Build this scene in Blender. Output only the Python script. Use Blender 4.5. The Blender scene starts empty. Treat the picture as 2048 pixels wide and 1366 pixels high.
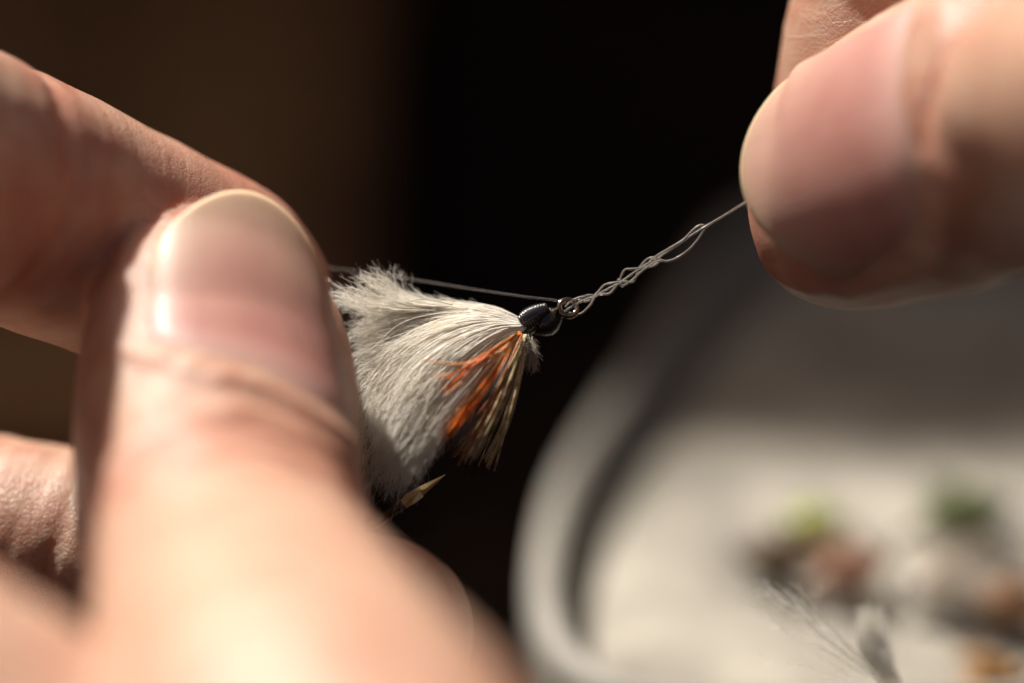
import bpy, math, random
import numpy as np
from mathutils import Vector, Matrix
import openvdb

random.seed(7); rng = np.random.default_rng(7)
sc = bpy.context.scene
col = sc.collection
# ------------------------------------------------------------------ units: 1 unit = 1 cm
sc.unit_settings.system = 'METRIC'; sc.unit_settings.scale_length = 0.01
PITCH = math.radians(25)
D = 300.0                       # camera to focus plane, mm
K = 76.0 / 2048.0               # mm per photo pixel on the focus plane
LIFT = 120.0                    # mm, height of the fly above the world origin
RX = np.array([1.0, 0, 0]); UP = np.array([0, math.sin(PITCH), math.cos(PITCH)]); BK = np.array([0, -math.cos(PITCH), math.sin(PITCH)])
M3 = np.stack([RX, UP, BK], axis=1)
def W(v):                       # view-aligned mm -> world cm
    v = np.asarray(v, float)
    return (v @ M3.T + np.array([0, 0, LIFT])) * 0.1
def P(px, py, z=0.0):           # point seen at a photo pixel, z mm in front of the focus plane
    s = (D - z) / D
    return np.array([(px - 1024) * K * s, -(py - 683) * K * s, z])

# ------------------------------------------------------------------ camera
cam = bpy.data.cameras.new('camera'); camo = bpy.data.objects.new('camera', cam); col.objects.link(camo)
cam.sensor_width = 36; cam.lens = 36 * D / 76.0
camo.matrix_world = Matrix.Translation(Vector(W((0, 0, D)))) @ Matrix(M3.tolist()).to_4x4()
cam.clip_start = 0.5; cam.clip_end = 5000
cam.dof.use_dof = True; cam.dof.focus_distance = (D - 1.3) * 0.1
APERTURE_MM = 22.0
cam.dof.aperture_fstop = (cam.lens * 1e-3) / (APERTURE_MM * 0.1)
sc.camera = camo

# ------------------------------------------------------------------ light
SUN_V = np.array([-0.38, 0.87, -0.15]); SUN_V = SUN_V / np.linalg.norm(SUN_V)
SUN_W = SUN_V @ M3.T
sun = bpy.data.lights.new('sun', 'SUN'); suno = bpy.data.objects.new('sun', sun); col.objects.link(suno)
sun.energy = 5.0; sun.angle = math.radians(2.2); sun.color = (1.0, 0.945, 0.87)
suno.rotation_euler = Vector(SUN_W).to_track_quat('Z', 'Y').to_euler(); suno.location = (-20, 20, 60)
world = bpy.data.worlds.new('World'); sc.world = world; world.use_nodes = True
nt = world.node_tree; nt.nodes.clear()
sky = nt.nodes.new('ShaderNodeTexSky'); sky.sky_type = 'NISHITA'; sky.sun_disc = False
sky.sun_elevation = math.asin(SUN_W[2]); sky.sun_rotation = math.atan2(SUN_W[0], SUN_W[1])
sky.dust_density = 6.0; sky.air_density = 0.7; sky.ozone_density = 1.0
bg = nt.nodes.new('ShaderNodeBackground'); bg.inputs['Strength'].default_value = 0.05
out = nt.nodes.new('ShaderNodeOutputWorld'); warm = nt.nodes.new('ShaderNodeMix'); warm.data_type = 'RGBA'; warm.blend_type = 'MULTIPLY'; warm.inputs[0].default_value = 1.0; warm.inputs[7].default_value = (1.0, 0.87, 0.74, 1)
nt.links.new(sky.outputs[0], warm.inputs[6]); nt.links.new(warm.outputs[2], bg.inputs[0]); nt.links.new(bg.outputs[0], out.inputs[0])
sc.view_settings.view_transform = 'Standard'; sc.view_settings.look = 'None'; sc.view_settings.gamma = 1
sc.view_settings.use_curve_mapping = False; sc.view_settings.exposure = 0.9
sc.render.engine = 'CYCLES'
sc.cycles.use_denoising = True; sc.cycles.max_bounces = 12; sc.cycles.diffuse_bounces = 8; sc.cycles.adaptive_threshold = 0.02
sc.cycles.transmission_bounces = 8; sc.cycles.transparent_max_bounces = 8; sc.cycles.glossy_bounces = 3
sc.cycles.sample_clamp_indirect = 6.0

# ------------------------------------------------------------------ helpers
def tag(o, label=None, cat=None, group=None, kind=None):
    if label: o['label'] = label
    if cat: o['category'] = cat
    if group: o['group'] = group
    if kind: o['kind'] = kind
    return o
def empty(name, loc):
    o = bpy.data.objects.new(name, None); col.objects.link(o); o.location = Vector(loc); o.empty_display_size = 0.2
    return o
def mesh(name, verts_w, faces, mat, parent=None, smooth=True, mats=None):
    me = bpy.data.meshes.new(name)
    vw = np.asarray(verts_w, float)
    if parent is not None: vw = vw - np.array(parent.matrix_basis.translation if parent.parent is None else parent['_org'])
    me.from_pydata(vw.tolist(), [], faces if isinstance(faces, list) else faces.tolist())
    me.materials.append(mat)
    if smooth: me.shade_smooth()
    o = bpy.data.objects.new(name, me); col.objects.link(o)
    if parent is not None: o.parent = parent
    return o
def sub(name, verts_w, faces, mat, root, part, **k):          # sub-part: child of a part that sits at its root's origin
    o = mesh(name, verts_w, faces, mat, root, **k); o.parent = part; return o
def catmull(pts, n):
    pts = np.asarray(pts, float); m = len(pts)
    ext = np.vstack([2 * pts[0] - pts[1], pts, 2 * pts[-1] - pts[-2]])
    ts = np.linspace(0, m - 1, n); i = np.minimum(ts.astype(int), m - 2); t = (ts - i)[:, None]
    p0, p1, p2, p3 = ext[i], ext[i + 1], ext[i + 2], ext[i + 3]
    return 0.5 * (2 * p1 + (p2 - p0) * t + (2 * p0 - 5 * p1 + 4 * p2 - p3) * t**2 + (3 * p1 - p0 - 3 * p2 + p3) * t**3)
def norm(v): return v / np.maximum(np.linalg.norm(v, axis=-1, keepdims=True), 1e-12)
def tube(path, rad, sides=8, caps=True, closed=False):          # one swept tube (view mm)
    p = np.asarray(path, float); n = len(p)
    rad = np.full(n, rad) if np.isscalar(rad) else np.asarray(rad)
    if closed: tg = norm(np.roll(p, -1, 0) - np.roll(p, 1, 0))
    else: tg = norm(np.gradient(p, axis=0))
    ref = np.array([0.2, 0.31, 0.93]); 
    a = norm(np.cross(tg[0], ref)); A = [a]
    for k in range(1, n):
        a = a - tg[k] * np.dot(a, tg[k]); a = a / np.linalg.norm(a); A.append(a)
    A = np.array(A); B = np.cross(tg, A)
    an = np.linspace(0, 2 * np.pi, sides, endpoint=False)
    v = (p[:, None] + rad[:, None, None] * (np.cos(an)[None, :, None] * A[:, None] + np.sin(an)[None, :, None] * B[:, None])).reshape(-1, 3)
    f = []
    for k in range(n if closed else n - 1):
        k2 = (k + 1) % n
        for j in range(sides):
            j2 = (j + 1) % sides
            f.append((k * sides + j, k * sides + j2, k2 * sides + j2, k2 * sides + j))
    if caps and not closed:
        f.append(tuple(range(sides))[::-1]); f.append(tuple(range((n - 1) * sides, n * sides)))
    return v, f
def joinvf(lst):
    V, F, o = [], [], 0
    for v, f in lst:
        V.append(np.asarray(v)); F += [tuple(i + o for i in q) for q in f]; o += len(v)
    return np.vstack(V), F
def strands(paths, r0, r1, sides=3):                            # many thin tapered strands at once; paths (N,m,3)
    p = np.asarray(paths, float); N, m, _ = p.shape
    tg = norm(np.gradient(p, axis=1))
    ref = norm(rng.normal(size=(N, 1, 3))); a = norm(np.cross(tg, np.broadcast_to(ref, tg.shape))); b = np.cross(tg, a)
    t = np.linspace(0, 1, m)[None, :, None]
    r0 = np.broadcast_to(np.asarray(r0, float).reshape(-1, 1, 1), (N, 1, 1)); r1 = np.broadcast_to(np.asarray(r1, float).reshape(-1, 1, 1), (N, 1, 1))
    rr = r0 + (r1 - r0) * t
    V = np.stack([p + rr * (math.cos(2 * math.pi * j / sides) * a + math.sin(2 * math.pi * j / sides) * b) for j in range(sides)], axis=2)
    idx = np.arange(N * m * sides).reshape(N, m, sides)
    F = []
    for j in range(sides):
        j2 = (j + 1) % sides
        F.append(np.stack([idx[:, :-1, j], idx[:, :-1, j2], idx[:, 1:, j2], idx[:, 1:, j]], axis=-1).reshape(-1, 4))
    return V.reshape(-1, 3), np.vstack(F)
def bigmesh(name, V, F, mat, parent=None):                      # fast path for large quad meshes
    V = np.asarray(V, float)
    if parent is not None: V = V - np.array(parent.location)
    me = bpy.data.meshes.new(name); F = np.asarray(F, np.int32); k = F.shape[1]
    me.vertices.add(len(V)); me.vertices.foreach_set('co', V.astype(np.float32).ravel())
    me.loops.add(F.size); me.loops.foreach_set('vertex_index', F.ravel())
    me.polygons.add(len(F)); me.polygons.foreach_set('loop_start', np.arange(0, F.size, k, dtype=np.int32))
    me.update(calc_edges=True); me.validate(); me.shade_smooth(); me.materials.append(mat)
    o = bpy.data.objects.new(name, me); col.objects.link(o)
    if parent is not None: o.parent = parent
    return o
def fattr(o, name, arr):
    a = o.data.attributes.new(name, 'FLOAT', 'POINT'); a.data.foreach_set('value', np.asarray(arr, np.float32))

# ------------------------------------------------------------------ materials
def newmat(name):
    m = bpy.data.materials.new(name); m.use_nodes = True
    return m, m.node_tree, m.node_tree.nodes['Principled BSDF']
def pmat(name, base, rough=0.5, **k):
    m, t, b = newmat(name)
    b.inputs['Base Color'].default_value = (*base, 1); b.inputs['Roughness'].default_value = rough
    for kk, v in k.items(): b.inputs[kk.replace('_', ' ')].default_value = v
    return m
def N(t, kind, **k):
    n = t.nodes.new(kind)
    for kk, v in k.items(): setattr(n, kk, v)
    return n
def L(t, a, b): t.links.new(a, b)
def math_node(t, op, a, b=None, clamp=False):
    n = N(t, 'ShaderNodeMath', operation=op, use_clamp=clamp)
    for i, x in enumerate((a, b)):
        if x is None: continue
        if isinstance(x, (int, float)): n.inputs[i].default_value = x
        else: L(t, x, n.inputs[i])
    return n.outputs[0]
def mixc(t, fac, a, b, mode='MIX'):
    n = N(t, 'ShaderNodeMix', data_type='RGBA', blend_type=mode)
    for s, x in ((n.inputs[0], fac), (n.inputs[6], a), (n.inputs[7], b)):
        if isinstance(x, (int, float)): s.default_value = x
        elif isinstance(x, tuple): s.default_value = (*x, 1)
        else: L(t, x, s)
    return n.outputs[2]
def noise(t, vec, scale, detail=3, rough=0.5):
    n = N(t, 'ShaderNodeTexNoise'); n.inputs['Scale'].default_value = scale; n.inputs['Detail'].default_value = detail
    n.inputs['Roughness'].default_value = rough; L(t, vec, n.inputs['Vector']); return n.outputs[0]
def ramp(t, fac, stops):
    r = N(t, 'ShaderNodeValToRGB'); L(t, fac, r.inputs[0]); e = r.color_ramp.elements
    while len(e) < len(stops): e.new(0.5)
    for i, (p, c) in enumerate(stops): e[i].position = p; e[i].color = (*c, 1)
    return r.outputs[0]

def skin_material():
    m, t, b = newmat('skin')
    tc = N(t, 'ShaderNodeTexCoord').outputs['Object']
    red = N(t, 'ShaderNodeAttribute', attribute_name='red').outputs['Fac']
    s = N(t, 'ShaderNodeAttribute', attribute_name='along').outputs['Fac']
    ph = N(t, 'ShaderNodeAttribute', attribute_name='around').outputs['Fac']
    n1 = noise(t, tc, 1.6, 4); n2 = noise(t, tc, 6.0, 3)
    base = mixc(t, ramp(t, n1, [(0.3, (0, 0, 0)), (0.7, (1, 1, 1))]), (0.48, 0.31, 0.222), (0.38, 0.205, 0.138))
    n3 = ramp(t, noise(t, tc, 3.2, 3), [(0.46, (0, 0, 0)), (0.66, (1, 1, 1))])
    base = mixc(t, math_node(t, 'MULTIPLY', n3, 0.4), base, (0.36, 0.14, 0.09))
    base = mixc(t, math_node(t, 'MULTIPLY', red, 0.8, True), base, (0.34, 0.11, 0.072))
    base = mixc(t, math_node(t, 'MULTIPLY', ramp(t, n2, [(0.5, (0, 0, 0)), (0.75, (1, 1, 1))]), 0.25), base, (0.52, 0.34, 0.24))
    L(t, base, b.inputs['Base Color'])
    b.inputs['Subsurface Weight'].default_value = 1.0; b.inputs['Subsurface Radius'].default_value = (1.0, 0.36, 0.18)
    b.inputs['Subsurface Scale'].default_value = 0.12; b.subsurface_method = 'BURLEY'
    b.inputs['Roughness'].default_value = 0.42; b.inputs['Specular IOR Level'].default_value = 0.35
    # relief: fine cross-hatched skin cells, stretched across the finger, and wrinkles that run round it
    cx = N(t, 'ShaderNodeCombineXYZ'); L(t, math_node(t, 'MULTIPLY', s, 1.0), cx.inputs[0]); L(t, math_node(t, 'MULTIPLY', ph, 3.2), cx.inputs[1])
    wr = N(t, 'ShaderNodeTexNoise'); wr.inputs['Scale'].default_value = 0.9; wr.inputs['Detail'].default_value = 4
    mp = N(t, 'ShaderNodeMapping'); mp.inputs['Scale'].default_value = (1.5, 0.22, 1); L(t, cx.outputs[0], mp.inputs[0]); L(t, mp.outputs[0], wr.inputs['Vector'])
    vo = N(t, 'ShaderNodeTexVoronoi', feature='DISTANCE_TO_EDGE'); vo.inputs['Scale'].default_value = 26
    warp = N(t, 'ShaderNodeVectorMath', operation='ADD'); L(t, tc, warp.inputs[0])
    nw = N(t, 'ShaderNodeTexNoise'); nw.inputs['Scale'].default_value = 20; L(t, tc, nw.inputs['Vector'])
    sc_ = N(t, 'ShaderNodeVectorMath', operation='SCALE'); sc_.inputs['Scale'].default_value = 0.03; L(t, nw.outputs['Color'], sc_.inputs[0]); L(t, sc_.outputs[0], warp.inputs[1])
    L(t, warp.outputs[0], vo.inputs['Vector'])
    cell = math_node(t, 'MINIMUM', math_node(t, 'MULTIPLY', vo.outputs['Distance'], 5.0), 1.0)
    h = math_node(t, 'ADD', math_node(t, 'MULTIPLY', wr.outputs[0], 1.5), math_node(t, 'MULTIPLY', cell, 0.25))
    bp = N(t, 'ShaderNodeBump'); bp.inputs['Strength'].default_value = 0.5; bp.inputs['Distance'].default_value = 0.02
    L(t, h, bp.inputs['Height']); L(t, bp.outputs[0], b.inputs['Normal'])
    L(t, math_node(t, 'ADD', math_node(t, 'MULTIPLY', n2, 0.2), 0.34), b.inputs['Roughness'])
    return m
def nail_material():
    m, t, b = newmat('nail_plate')
    v = N(t, 'ShaderNodeAttribute', attribute_name='along').outputs['Fac']
    tc = N(t, 'ShaderNodeTexCoord').outputs['Object']
    u = N(t, 'ShaderNodeAttribute', attribute_name='across').outputs['Fac']
    c = ramp(t, v, [(0.0, (0.440, 0.264, 0.220)), (0.14, (0.422, 0.229, 0.194)), (0.3, (0.317, 0.128, 0.106)), (0.58, (0.334, 0.150, 0.119)), (0.78, (0.352, 0.207, 0.150)), (0.93, (0.326, 0.229, 0.150)), (1.0, (0.396, 0.308, 0.194))])
    c = mixc(t, math_node(t, 'MULTIPLY', noise(t, tc, 3, 2), 0.25), c, (0.62, 0.44, 0.36))
    L(t, c, b.inputs['Base Color'])
    b.inputs['Subsurface Weight'].default_value = 1.0; b.inputs['Subsurface Radius'].default_value = (1, 0.45, 0.25); b.inputs['Subsurface Scale'].default_value = 0.08; b.subsurface_method = 'BURLEY'
    b.inputs['Roughness'].default_value = 0.5; b.inputs['Specular IOR Level'].default_value = 0.22; b.inputs['Coat Weight'].default_value = 0.06; b.inputs['Coat Roughness'].default_value = 0.3
    cx = N(t, 'ShaderNodeCombineXYZ'); L(t, math_node(t, 'MULTIPLY', u, 14), cx.inputs[0]); L(t, math_node(t, 'MULTIPLY', v, 0.6), cx.inputs[1])
    bp = N(t, 'ShaderNodeBump'); bp.inputs['Strength'].default_value = 0.25; bp.inputs['Distance'].default_value = 0.01
    L(t, noise(t, cx.outputs[0], 1.5, 3), bp.inputs['Height']); L(t, bp.outputs[0], b.inputs['Normal'])
    return m
def fibre_material(name, c0, c1, transl=0.4, gloss=0.0, scale=3.0):
    m, t, b = newmat(name); t.nodes.remove(b)
    o = t.nodes['Material Output']; tc = N(t, 'ShaderNodeTexCoord').outputs['Object']
    c = mixc(t, ramp(t, noise(t, tc, scale, 2), [(0.35, (0, 0, 0)), (0.65, (1, 1, 1))]), c0, c1)
    d = N(t, 'ShaderNodeBsdfDiffuse'); tr = N(t, 'ShaderNodeBsdfTranslucent'); mx = N(t, 'ShaderNodeMixShader'); mx.inputs[0].default_value = transl
    L(t, c, d.inputs[0]); L(t, c, tr.inputs[0]); L(t, d.outputs[0], mx.inputs[1]); L(t, tr.outputs[0], mx.inputs[2])
    last = mx.outputs[0]
    if gloss:
        g = N(t, 'ShaderNodeBsdfGlossy'); g.inputs['Roughness'].default_value = 0.35; m2 = N(t, 'ShaderNodeMixShader'); m2.inputs[0].default_value = gloss
        L(t, last, m2.inputs[1]); L(t, g.outputs[0], m2.inputs[2]); last = m2.outputs[0]
    L(t, last, o.inputs[0]); return m
def barred_material(name, ca, cb, freq):
    m, t, b = newmat(name)
    v = N(t, 'ShaderNodeAttribute', attribute_name='along').outputs['Fac']
    w = math_node(t, 'SINE', math_node(t, 'MULTIPLY', v, freq))
    c = mixc(t, ramp(t, math_node(t, 'ADD', math_node(t, 'MULTIPLY', w, 0.5), 0.5), [(0.35, (0, 0, 0)), (0.65, (1, 1, 1))]), ca, cb)
    L(t, c, b.inputs['Base Color']); b.inputs['Roughness'].default_value = 0.45
    b.inputs['Transmission Weight'].default_value = 0.0; b.inputs['Subsurface Weight'].default_value = 0.3; b.inputs['Subsurface Scale'].default_value = 0.02
    return m
def cloth_material(name, c0, c1, scale=1.2, stretch=None):
    m, t, b = newmat(name); tc = N(t, 'ShaderNodeTexCoord').outputs['Object']
    if stretch:
        mp = N(t, 'ShaderNodeMapping'); mp.inputs['Scale'].default_value = stretch; L(t, tc, mp.inputs[0]); tc = mp.outputs[0]
    c = mixc(t, ramp(t, noise(t, tc, scale * 0.25, 4), [(0.35, (0, 0, 0)), (0.65, (1, 1, 1))]), c0, c1); L(t, c, b.inputs['Base Color'])
    b.inputs['Roughness'].default_value = 0.95; b.inputs['Specular IOR Level'].default_value = 0.1
    wv = N(t, 'ShaderNodeTexWave'); wv.inputs['Scale'].default_value = 18; L(t, tc, wv.inputs['Vector'])
    bp = N(t, 'ShaderNodeBump'); bp.inputs['Strength'].default_value = 0.3; bp.inputs['Distance'].default_value = 0.03; L(t, wv.outputs[0], bp.inputs['Height']); L(t, bp.outputs[0], b.inputs['Normal'])
    return m
SKIN = skin_material(); NAIL = nail_material()
WHITE_FEATHER = fibre_material('white_feather', (0.97, 0.95, 0.90), (0.95, 0.92, 0.85), 0.5)
GREY_FEATHER = fibre_material('cream_hackle', (0.72, 0.66, 0.56), (0.56, 0.50, 0.41), 0.45)
ORANGE = fibre_material('orange_hair', (0.95, 0.40, 0.05), (0.90, 0.28, 0.02), 0.45, 0.06)
RUST = fibre_material('rust_hair', (0.5, 0.15, 0.03), (0.36, 0.10, 0.025), 0.4, 0.05)
BLACKHAIR = fibre_material('dark_hair', (0.015, 0.02, 0.012), (0.03, 0.03, 0.02), 0.1, 0.1)
OLIVE = fibre_material('olive_hair', (0.66, 0.56, 0.34), (0.46, 0.40, 0.20), 0.5, 0.03)
MAROON = fibre_material('maroon_hair', (0.10, 0.02, 0.02), (0.06, 0.015, 0.015), 0.3)
GREEN = fibre_material('green_filament', (0.03, 0.20, 0.09), (0.02, 0.14, 0.07), 0.2, 0.1)
BARRED = barred_material('barred_cream', (0.62, 0.42, 0.22), (0.70, 0.24, 0.04), 70)
BARRED_OLIVE = barred_material('barred_olive', (0.68, 0.58, 0.38), (0.36, 0.27, 0.13), 60)
THREAD = pmat('black_thread', (0.012, 0.012, 0.014), 0.22, Coat_Weight=0.6, Coat_Roughness=0.08)
RESIN = pmat('black_resin', (0.010, 0.009, 0.009), 0.3, Coat_Weight=0.3, Coat_Roughness=0.2)
BRONZE = pmat('bronze_wire', (0.20, 0.165, 0.125), 0.15, Metallic=1.0)
GOLD = pmat('gold_point', (0.95, 0.68, 0.36), 0.45, Metallic=1.0)
def line_material():
    m, t, b = newmat('nylon_line')
    b.inputs['Base Color'].default_value = (0.97, 0.96, 0.95, 1); b.inputs['Roughness'].default_value = 0.05
    b.inputs['Transmission Weight'].default_value = 0.96; b.inputs['IOR'].default_value = 1.53; return m
LINE = line_material()

# ================================================================== setting
def WM(p):                      # level mm coordinates: x right, y away, z height relative to the fly -> world cm
    return (np.asarray(p, float) + np.array([0, 0, LIFT])) * 0.1
CAM_M = np.array([0, 0, D]) @ M3.T
def on_plane(px, py, h):        # where a photo pixel's sight line meets the level plane at height h
    d = P(px, py, 0) @ M3.T - CAM_M
    return CAM_M + d * ((h - CAM_M[2]) / d[2])
def fbm2(x, y, seed=0):
    r = np.random.default_rng(seed); o = np.zeros_like(x)
    for k in range(7):
        f = 0.006 * 1.6 ** k; a = r.uniform(0, 2 * np.pi); p = r.uniform(0, 6.28)
        o += np.sin(f * 6.28 * (x * np.cos(a) + y * np.sin(a)) + p) / 1.5 ** k
    return o
# one dark sheet: lies level under the box and climbs behind the hands
def sheet(name, prof, xs, mat, amp, seed, thick=3.0, top=None):
    prof = catmull(prof, 60)
    X, I = np.meshgrid(xs, np.arange(len(prof)))
    p = prof[I]; tg = np.gradient(prof, axis=0); nr = norm(np.stack([-tg[:, 1], tg[:, 0]], 1))[I]
    s = np.concatenate([[0], np.cumsum(np.linalg.norm(np.diff(prof, axis=0), axis=1))])[I]
    off = amp * fbm2(X, s * 0.6, seed)
    def lay(d): return np.stack([X, p[..., 0] + nr[..., 0] * (off + d), p[..., 1] + nr[..., 1] * (off + d)], -1).reshape(-1, 3)
    a, b = lay(0), lay(-thick)
    if top is not None:                                       # the free edge runs askew
        for q in (a, b): q[:, 0] += np.clip((q[:, 0] + 60) / 48, 0, 1) * (0.30 * (q[:, 2] + 50) + 4 * np.sin(q[:, 2] * 0.08))
    if top is not None:                                       # upper hem, out of view, shaped to place shade on the box
        for q in (a, b): q[:, 2] += np.clip((q[:, 2] - 100) / (prof[-1, 1] - 100), 0, 1) * top(q[:, 0])
    r, c = X.shape; n = r * c; F = []
    g = np.arange(n).reshape(r, c)
    q = np.stack([g[:-1, :-1], g[:-1, 1:], g[1:, 1:], g[1:, :-1]], -1).reshape(-1, 4)
    F = q.tolist() + (q[:, ::-1] + n).tolist()
    e = np.concatenate([g[0, :], g[1:, -1], g[-1, -2::-1], g[-2:0:-1, 0]]); e2 = np.roll(e, -1)
    F += np.stack([e2, e, e + n, e2 + n], 1).tolist()
    return np.vstack([a, b]), F
DARKCLOTH = cloth_material('black_cloth', (0.011, 0.008, 0.006), (0.020, 0.012, 0.008))
BROWNCLOTH = cloth_material('brown_cloth', (0.06, 0.024, 0.014), (0.27, 0.15, 0.064), 1.0, (1.0, 1.0, 0.25))
v, f = sheet('background', [(-170, -57), (-60, -57), (40, -57), (118, -56), (144, -30), (151, 20), (152, 58)], np.linspace(-330, 330, 90), DARKCLOTH, 1.6, 3)
tag(mesh('background_cloth', WM(v), f, DARKCLOTH), kind='structure')
v, f = sheet('brown', [(80, -51), (114, -49), (132, -24), (136, 10), (146, 65), (205, 165), (280, 262), (341, 325)], np.linspace(-520, -16, 130), BROWNCLOTH, 2.2, 11, top=lambda x: 54 / (1 + np.exp((x + 182) / 16)) + 4 * np.sin(x * 0.05))  # unseen upper part leans back, added to cast soft shade on the box
tag(mesh('jacket_panel', WM(v), f, BROWNCLOTH), 'brown blurred cloth panel hanging behind the left hand, unseen top added to shade the box', 'cloth')

# ---- fly box lying level at lower right
RIM_H, PAD_H, BOT_H = -37.0, -41.0, -53.0
ol = [(1470, 420), (1365, 540), (1268, 685), (1180, 810), (1105, 930), (1064, 1050), (1052, 1150), (1066, 1240), (1110, 1310), (1200, 1372), (1400, 1398), (1700, 1396), (2050, 1390), (2420, 1380), (2560, 1300), (2600, 1100), (2560, 800), (2500, 560), (2400, 430), (2200, 385), (1800, 370), (1600, 375)]
ol = np.array([on_plane(a, b, RIM_H)[:2] for a, b in ol])
olc = np.vstack([ol[-2:], ol, ol[:3]]); dense = catmull(olc, 40 * (len(olc) - 1) + 1)[80:-80]
seg = np.concatenate([[0], np.cumsum(np.linalg.norm(np.diff(dense, axis=0), axis=1))])
q = np.linspace(0, seg[-1], 161)[:-1]; OUT = np.stack([np.interp(q, seg, dense[:, k]) for k in (0, 1)], 1)
def inset(d):
    tg = norm(np.roll(OUT, -1, 0) - np.roll(OUT, 1, 0)); n = np.stack([-tg[:, 1], tg[:, 0]], 1)
    c = OUT.mean(0); n *= np.sign(((c - OUT) * n).sum(1).mean())
    p = OUT + n * d
    for _ in range(int(d * 2)): p = 0.5 * p + 0.25 * (np.roll(p, 1, 0) + np.roll(p, -1, 0))
    return p
def rings(spec, close_top=True, close_bottom=True):
    V, F, n = [], [], len(OUT)
    for d, h in spec: V.append(np.column_stack([inset(d), np.full(n, h)]))
    for k in range(len(spec) - 1):
        for j in range(n):
            j2 = (j + 1) % n; F.append((k * n + j, k * n + j2, (k + 1) * n + j2, (k + 1) * n + j))
    if close_bottom: F.append(tuple(range(n))[::-1])
    if close_top: F.append(tuple(range((len(spec) - 1) * n, len(spec) * n)))
    return np.vstack(V), F
def plastic_material():
    m, t, b = newmat('milky_plastic'); tc = N(t, 'ShaderNodeTexCoord').outputs['Object']
    L(t, mixc(t, noise(t, tc, 2, 3), (0.23, 0.215, 0.185), (0.17, 0.158, 0.135)), b.inputs['Base Color']); b.inputs['Roughness'].default_value = 0.65
    b.inputs['Subsurface Weight'].default_value = 0.5; b.inputs['Subsurface Scale'].default_value = 0.1; return m
def foam_material():
    m, t, b = newmat('foam'); tc = N(t, 'ShaderNodeTexCoord').outputs['Object']
    L(t, mixc(t, ramp(t, noise(t, tc, 0.8, 4), [(0.35, (0, 0, 0)), (0.65, (1, 1, 1))]), (0.32, 0.295, 0.245), (0.16, 0.145, 0.12)), b.inputs['Base Color']); b.inputs['Roughness'].default_value = 0.9
    bp = N(t, 'ShaderNodeBump'); bp.inputs['Strength'].default_value = 0.5; bp.inputs['Distance'].default_value = 0.02; L(t, noise(t, tc, 25, 3), bp.inputs['Height']); L(t, bp.outputs[0], b.inputs['Normal'])
    return m
PLASTIC = plastic_material(); FOAM = foam_material()
box = empty('fly_box', WM((*OUT.mean(0), BOT_H)))
tag(box, 'pale open fly box with rounded rim, blurred below the right hand', 'fly box')
v, f = rings([(1.5, BOT_H), (0.4, BOT_H + 1), (0, RIM_H - 3), (0.2, RIM_H - 1), (1.0, RIM_H - 0.2), (1.7, RIM_H), (2.5, RIM_H - 0.3), (3.1, RIM_H - 1.2), (3.5, RIM_H - 3), (3.9, PAD_H - 2.4), (4.8, PAD_H - 3.0)])
mesh('tray', WM(v), f, PLASTIC, box)
v, f = rings([(5.0, PAD_H - 2.9), (5.6, PAD_H - 1.6), (7.4, PAD_H - 0.5), (10, PAD_H)], close_bottom=False)
mesh('foam_pad', WM(v), f, FOAM, box)

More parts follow.
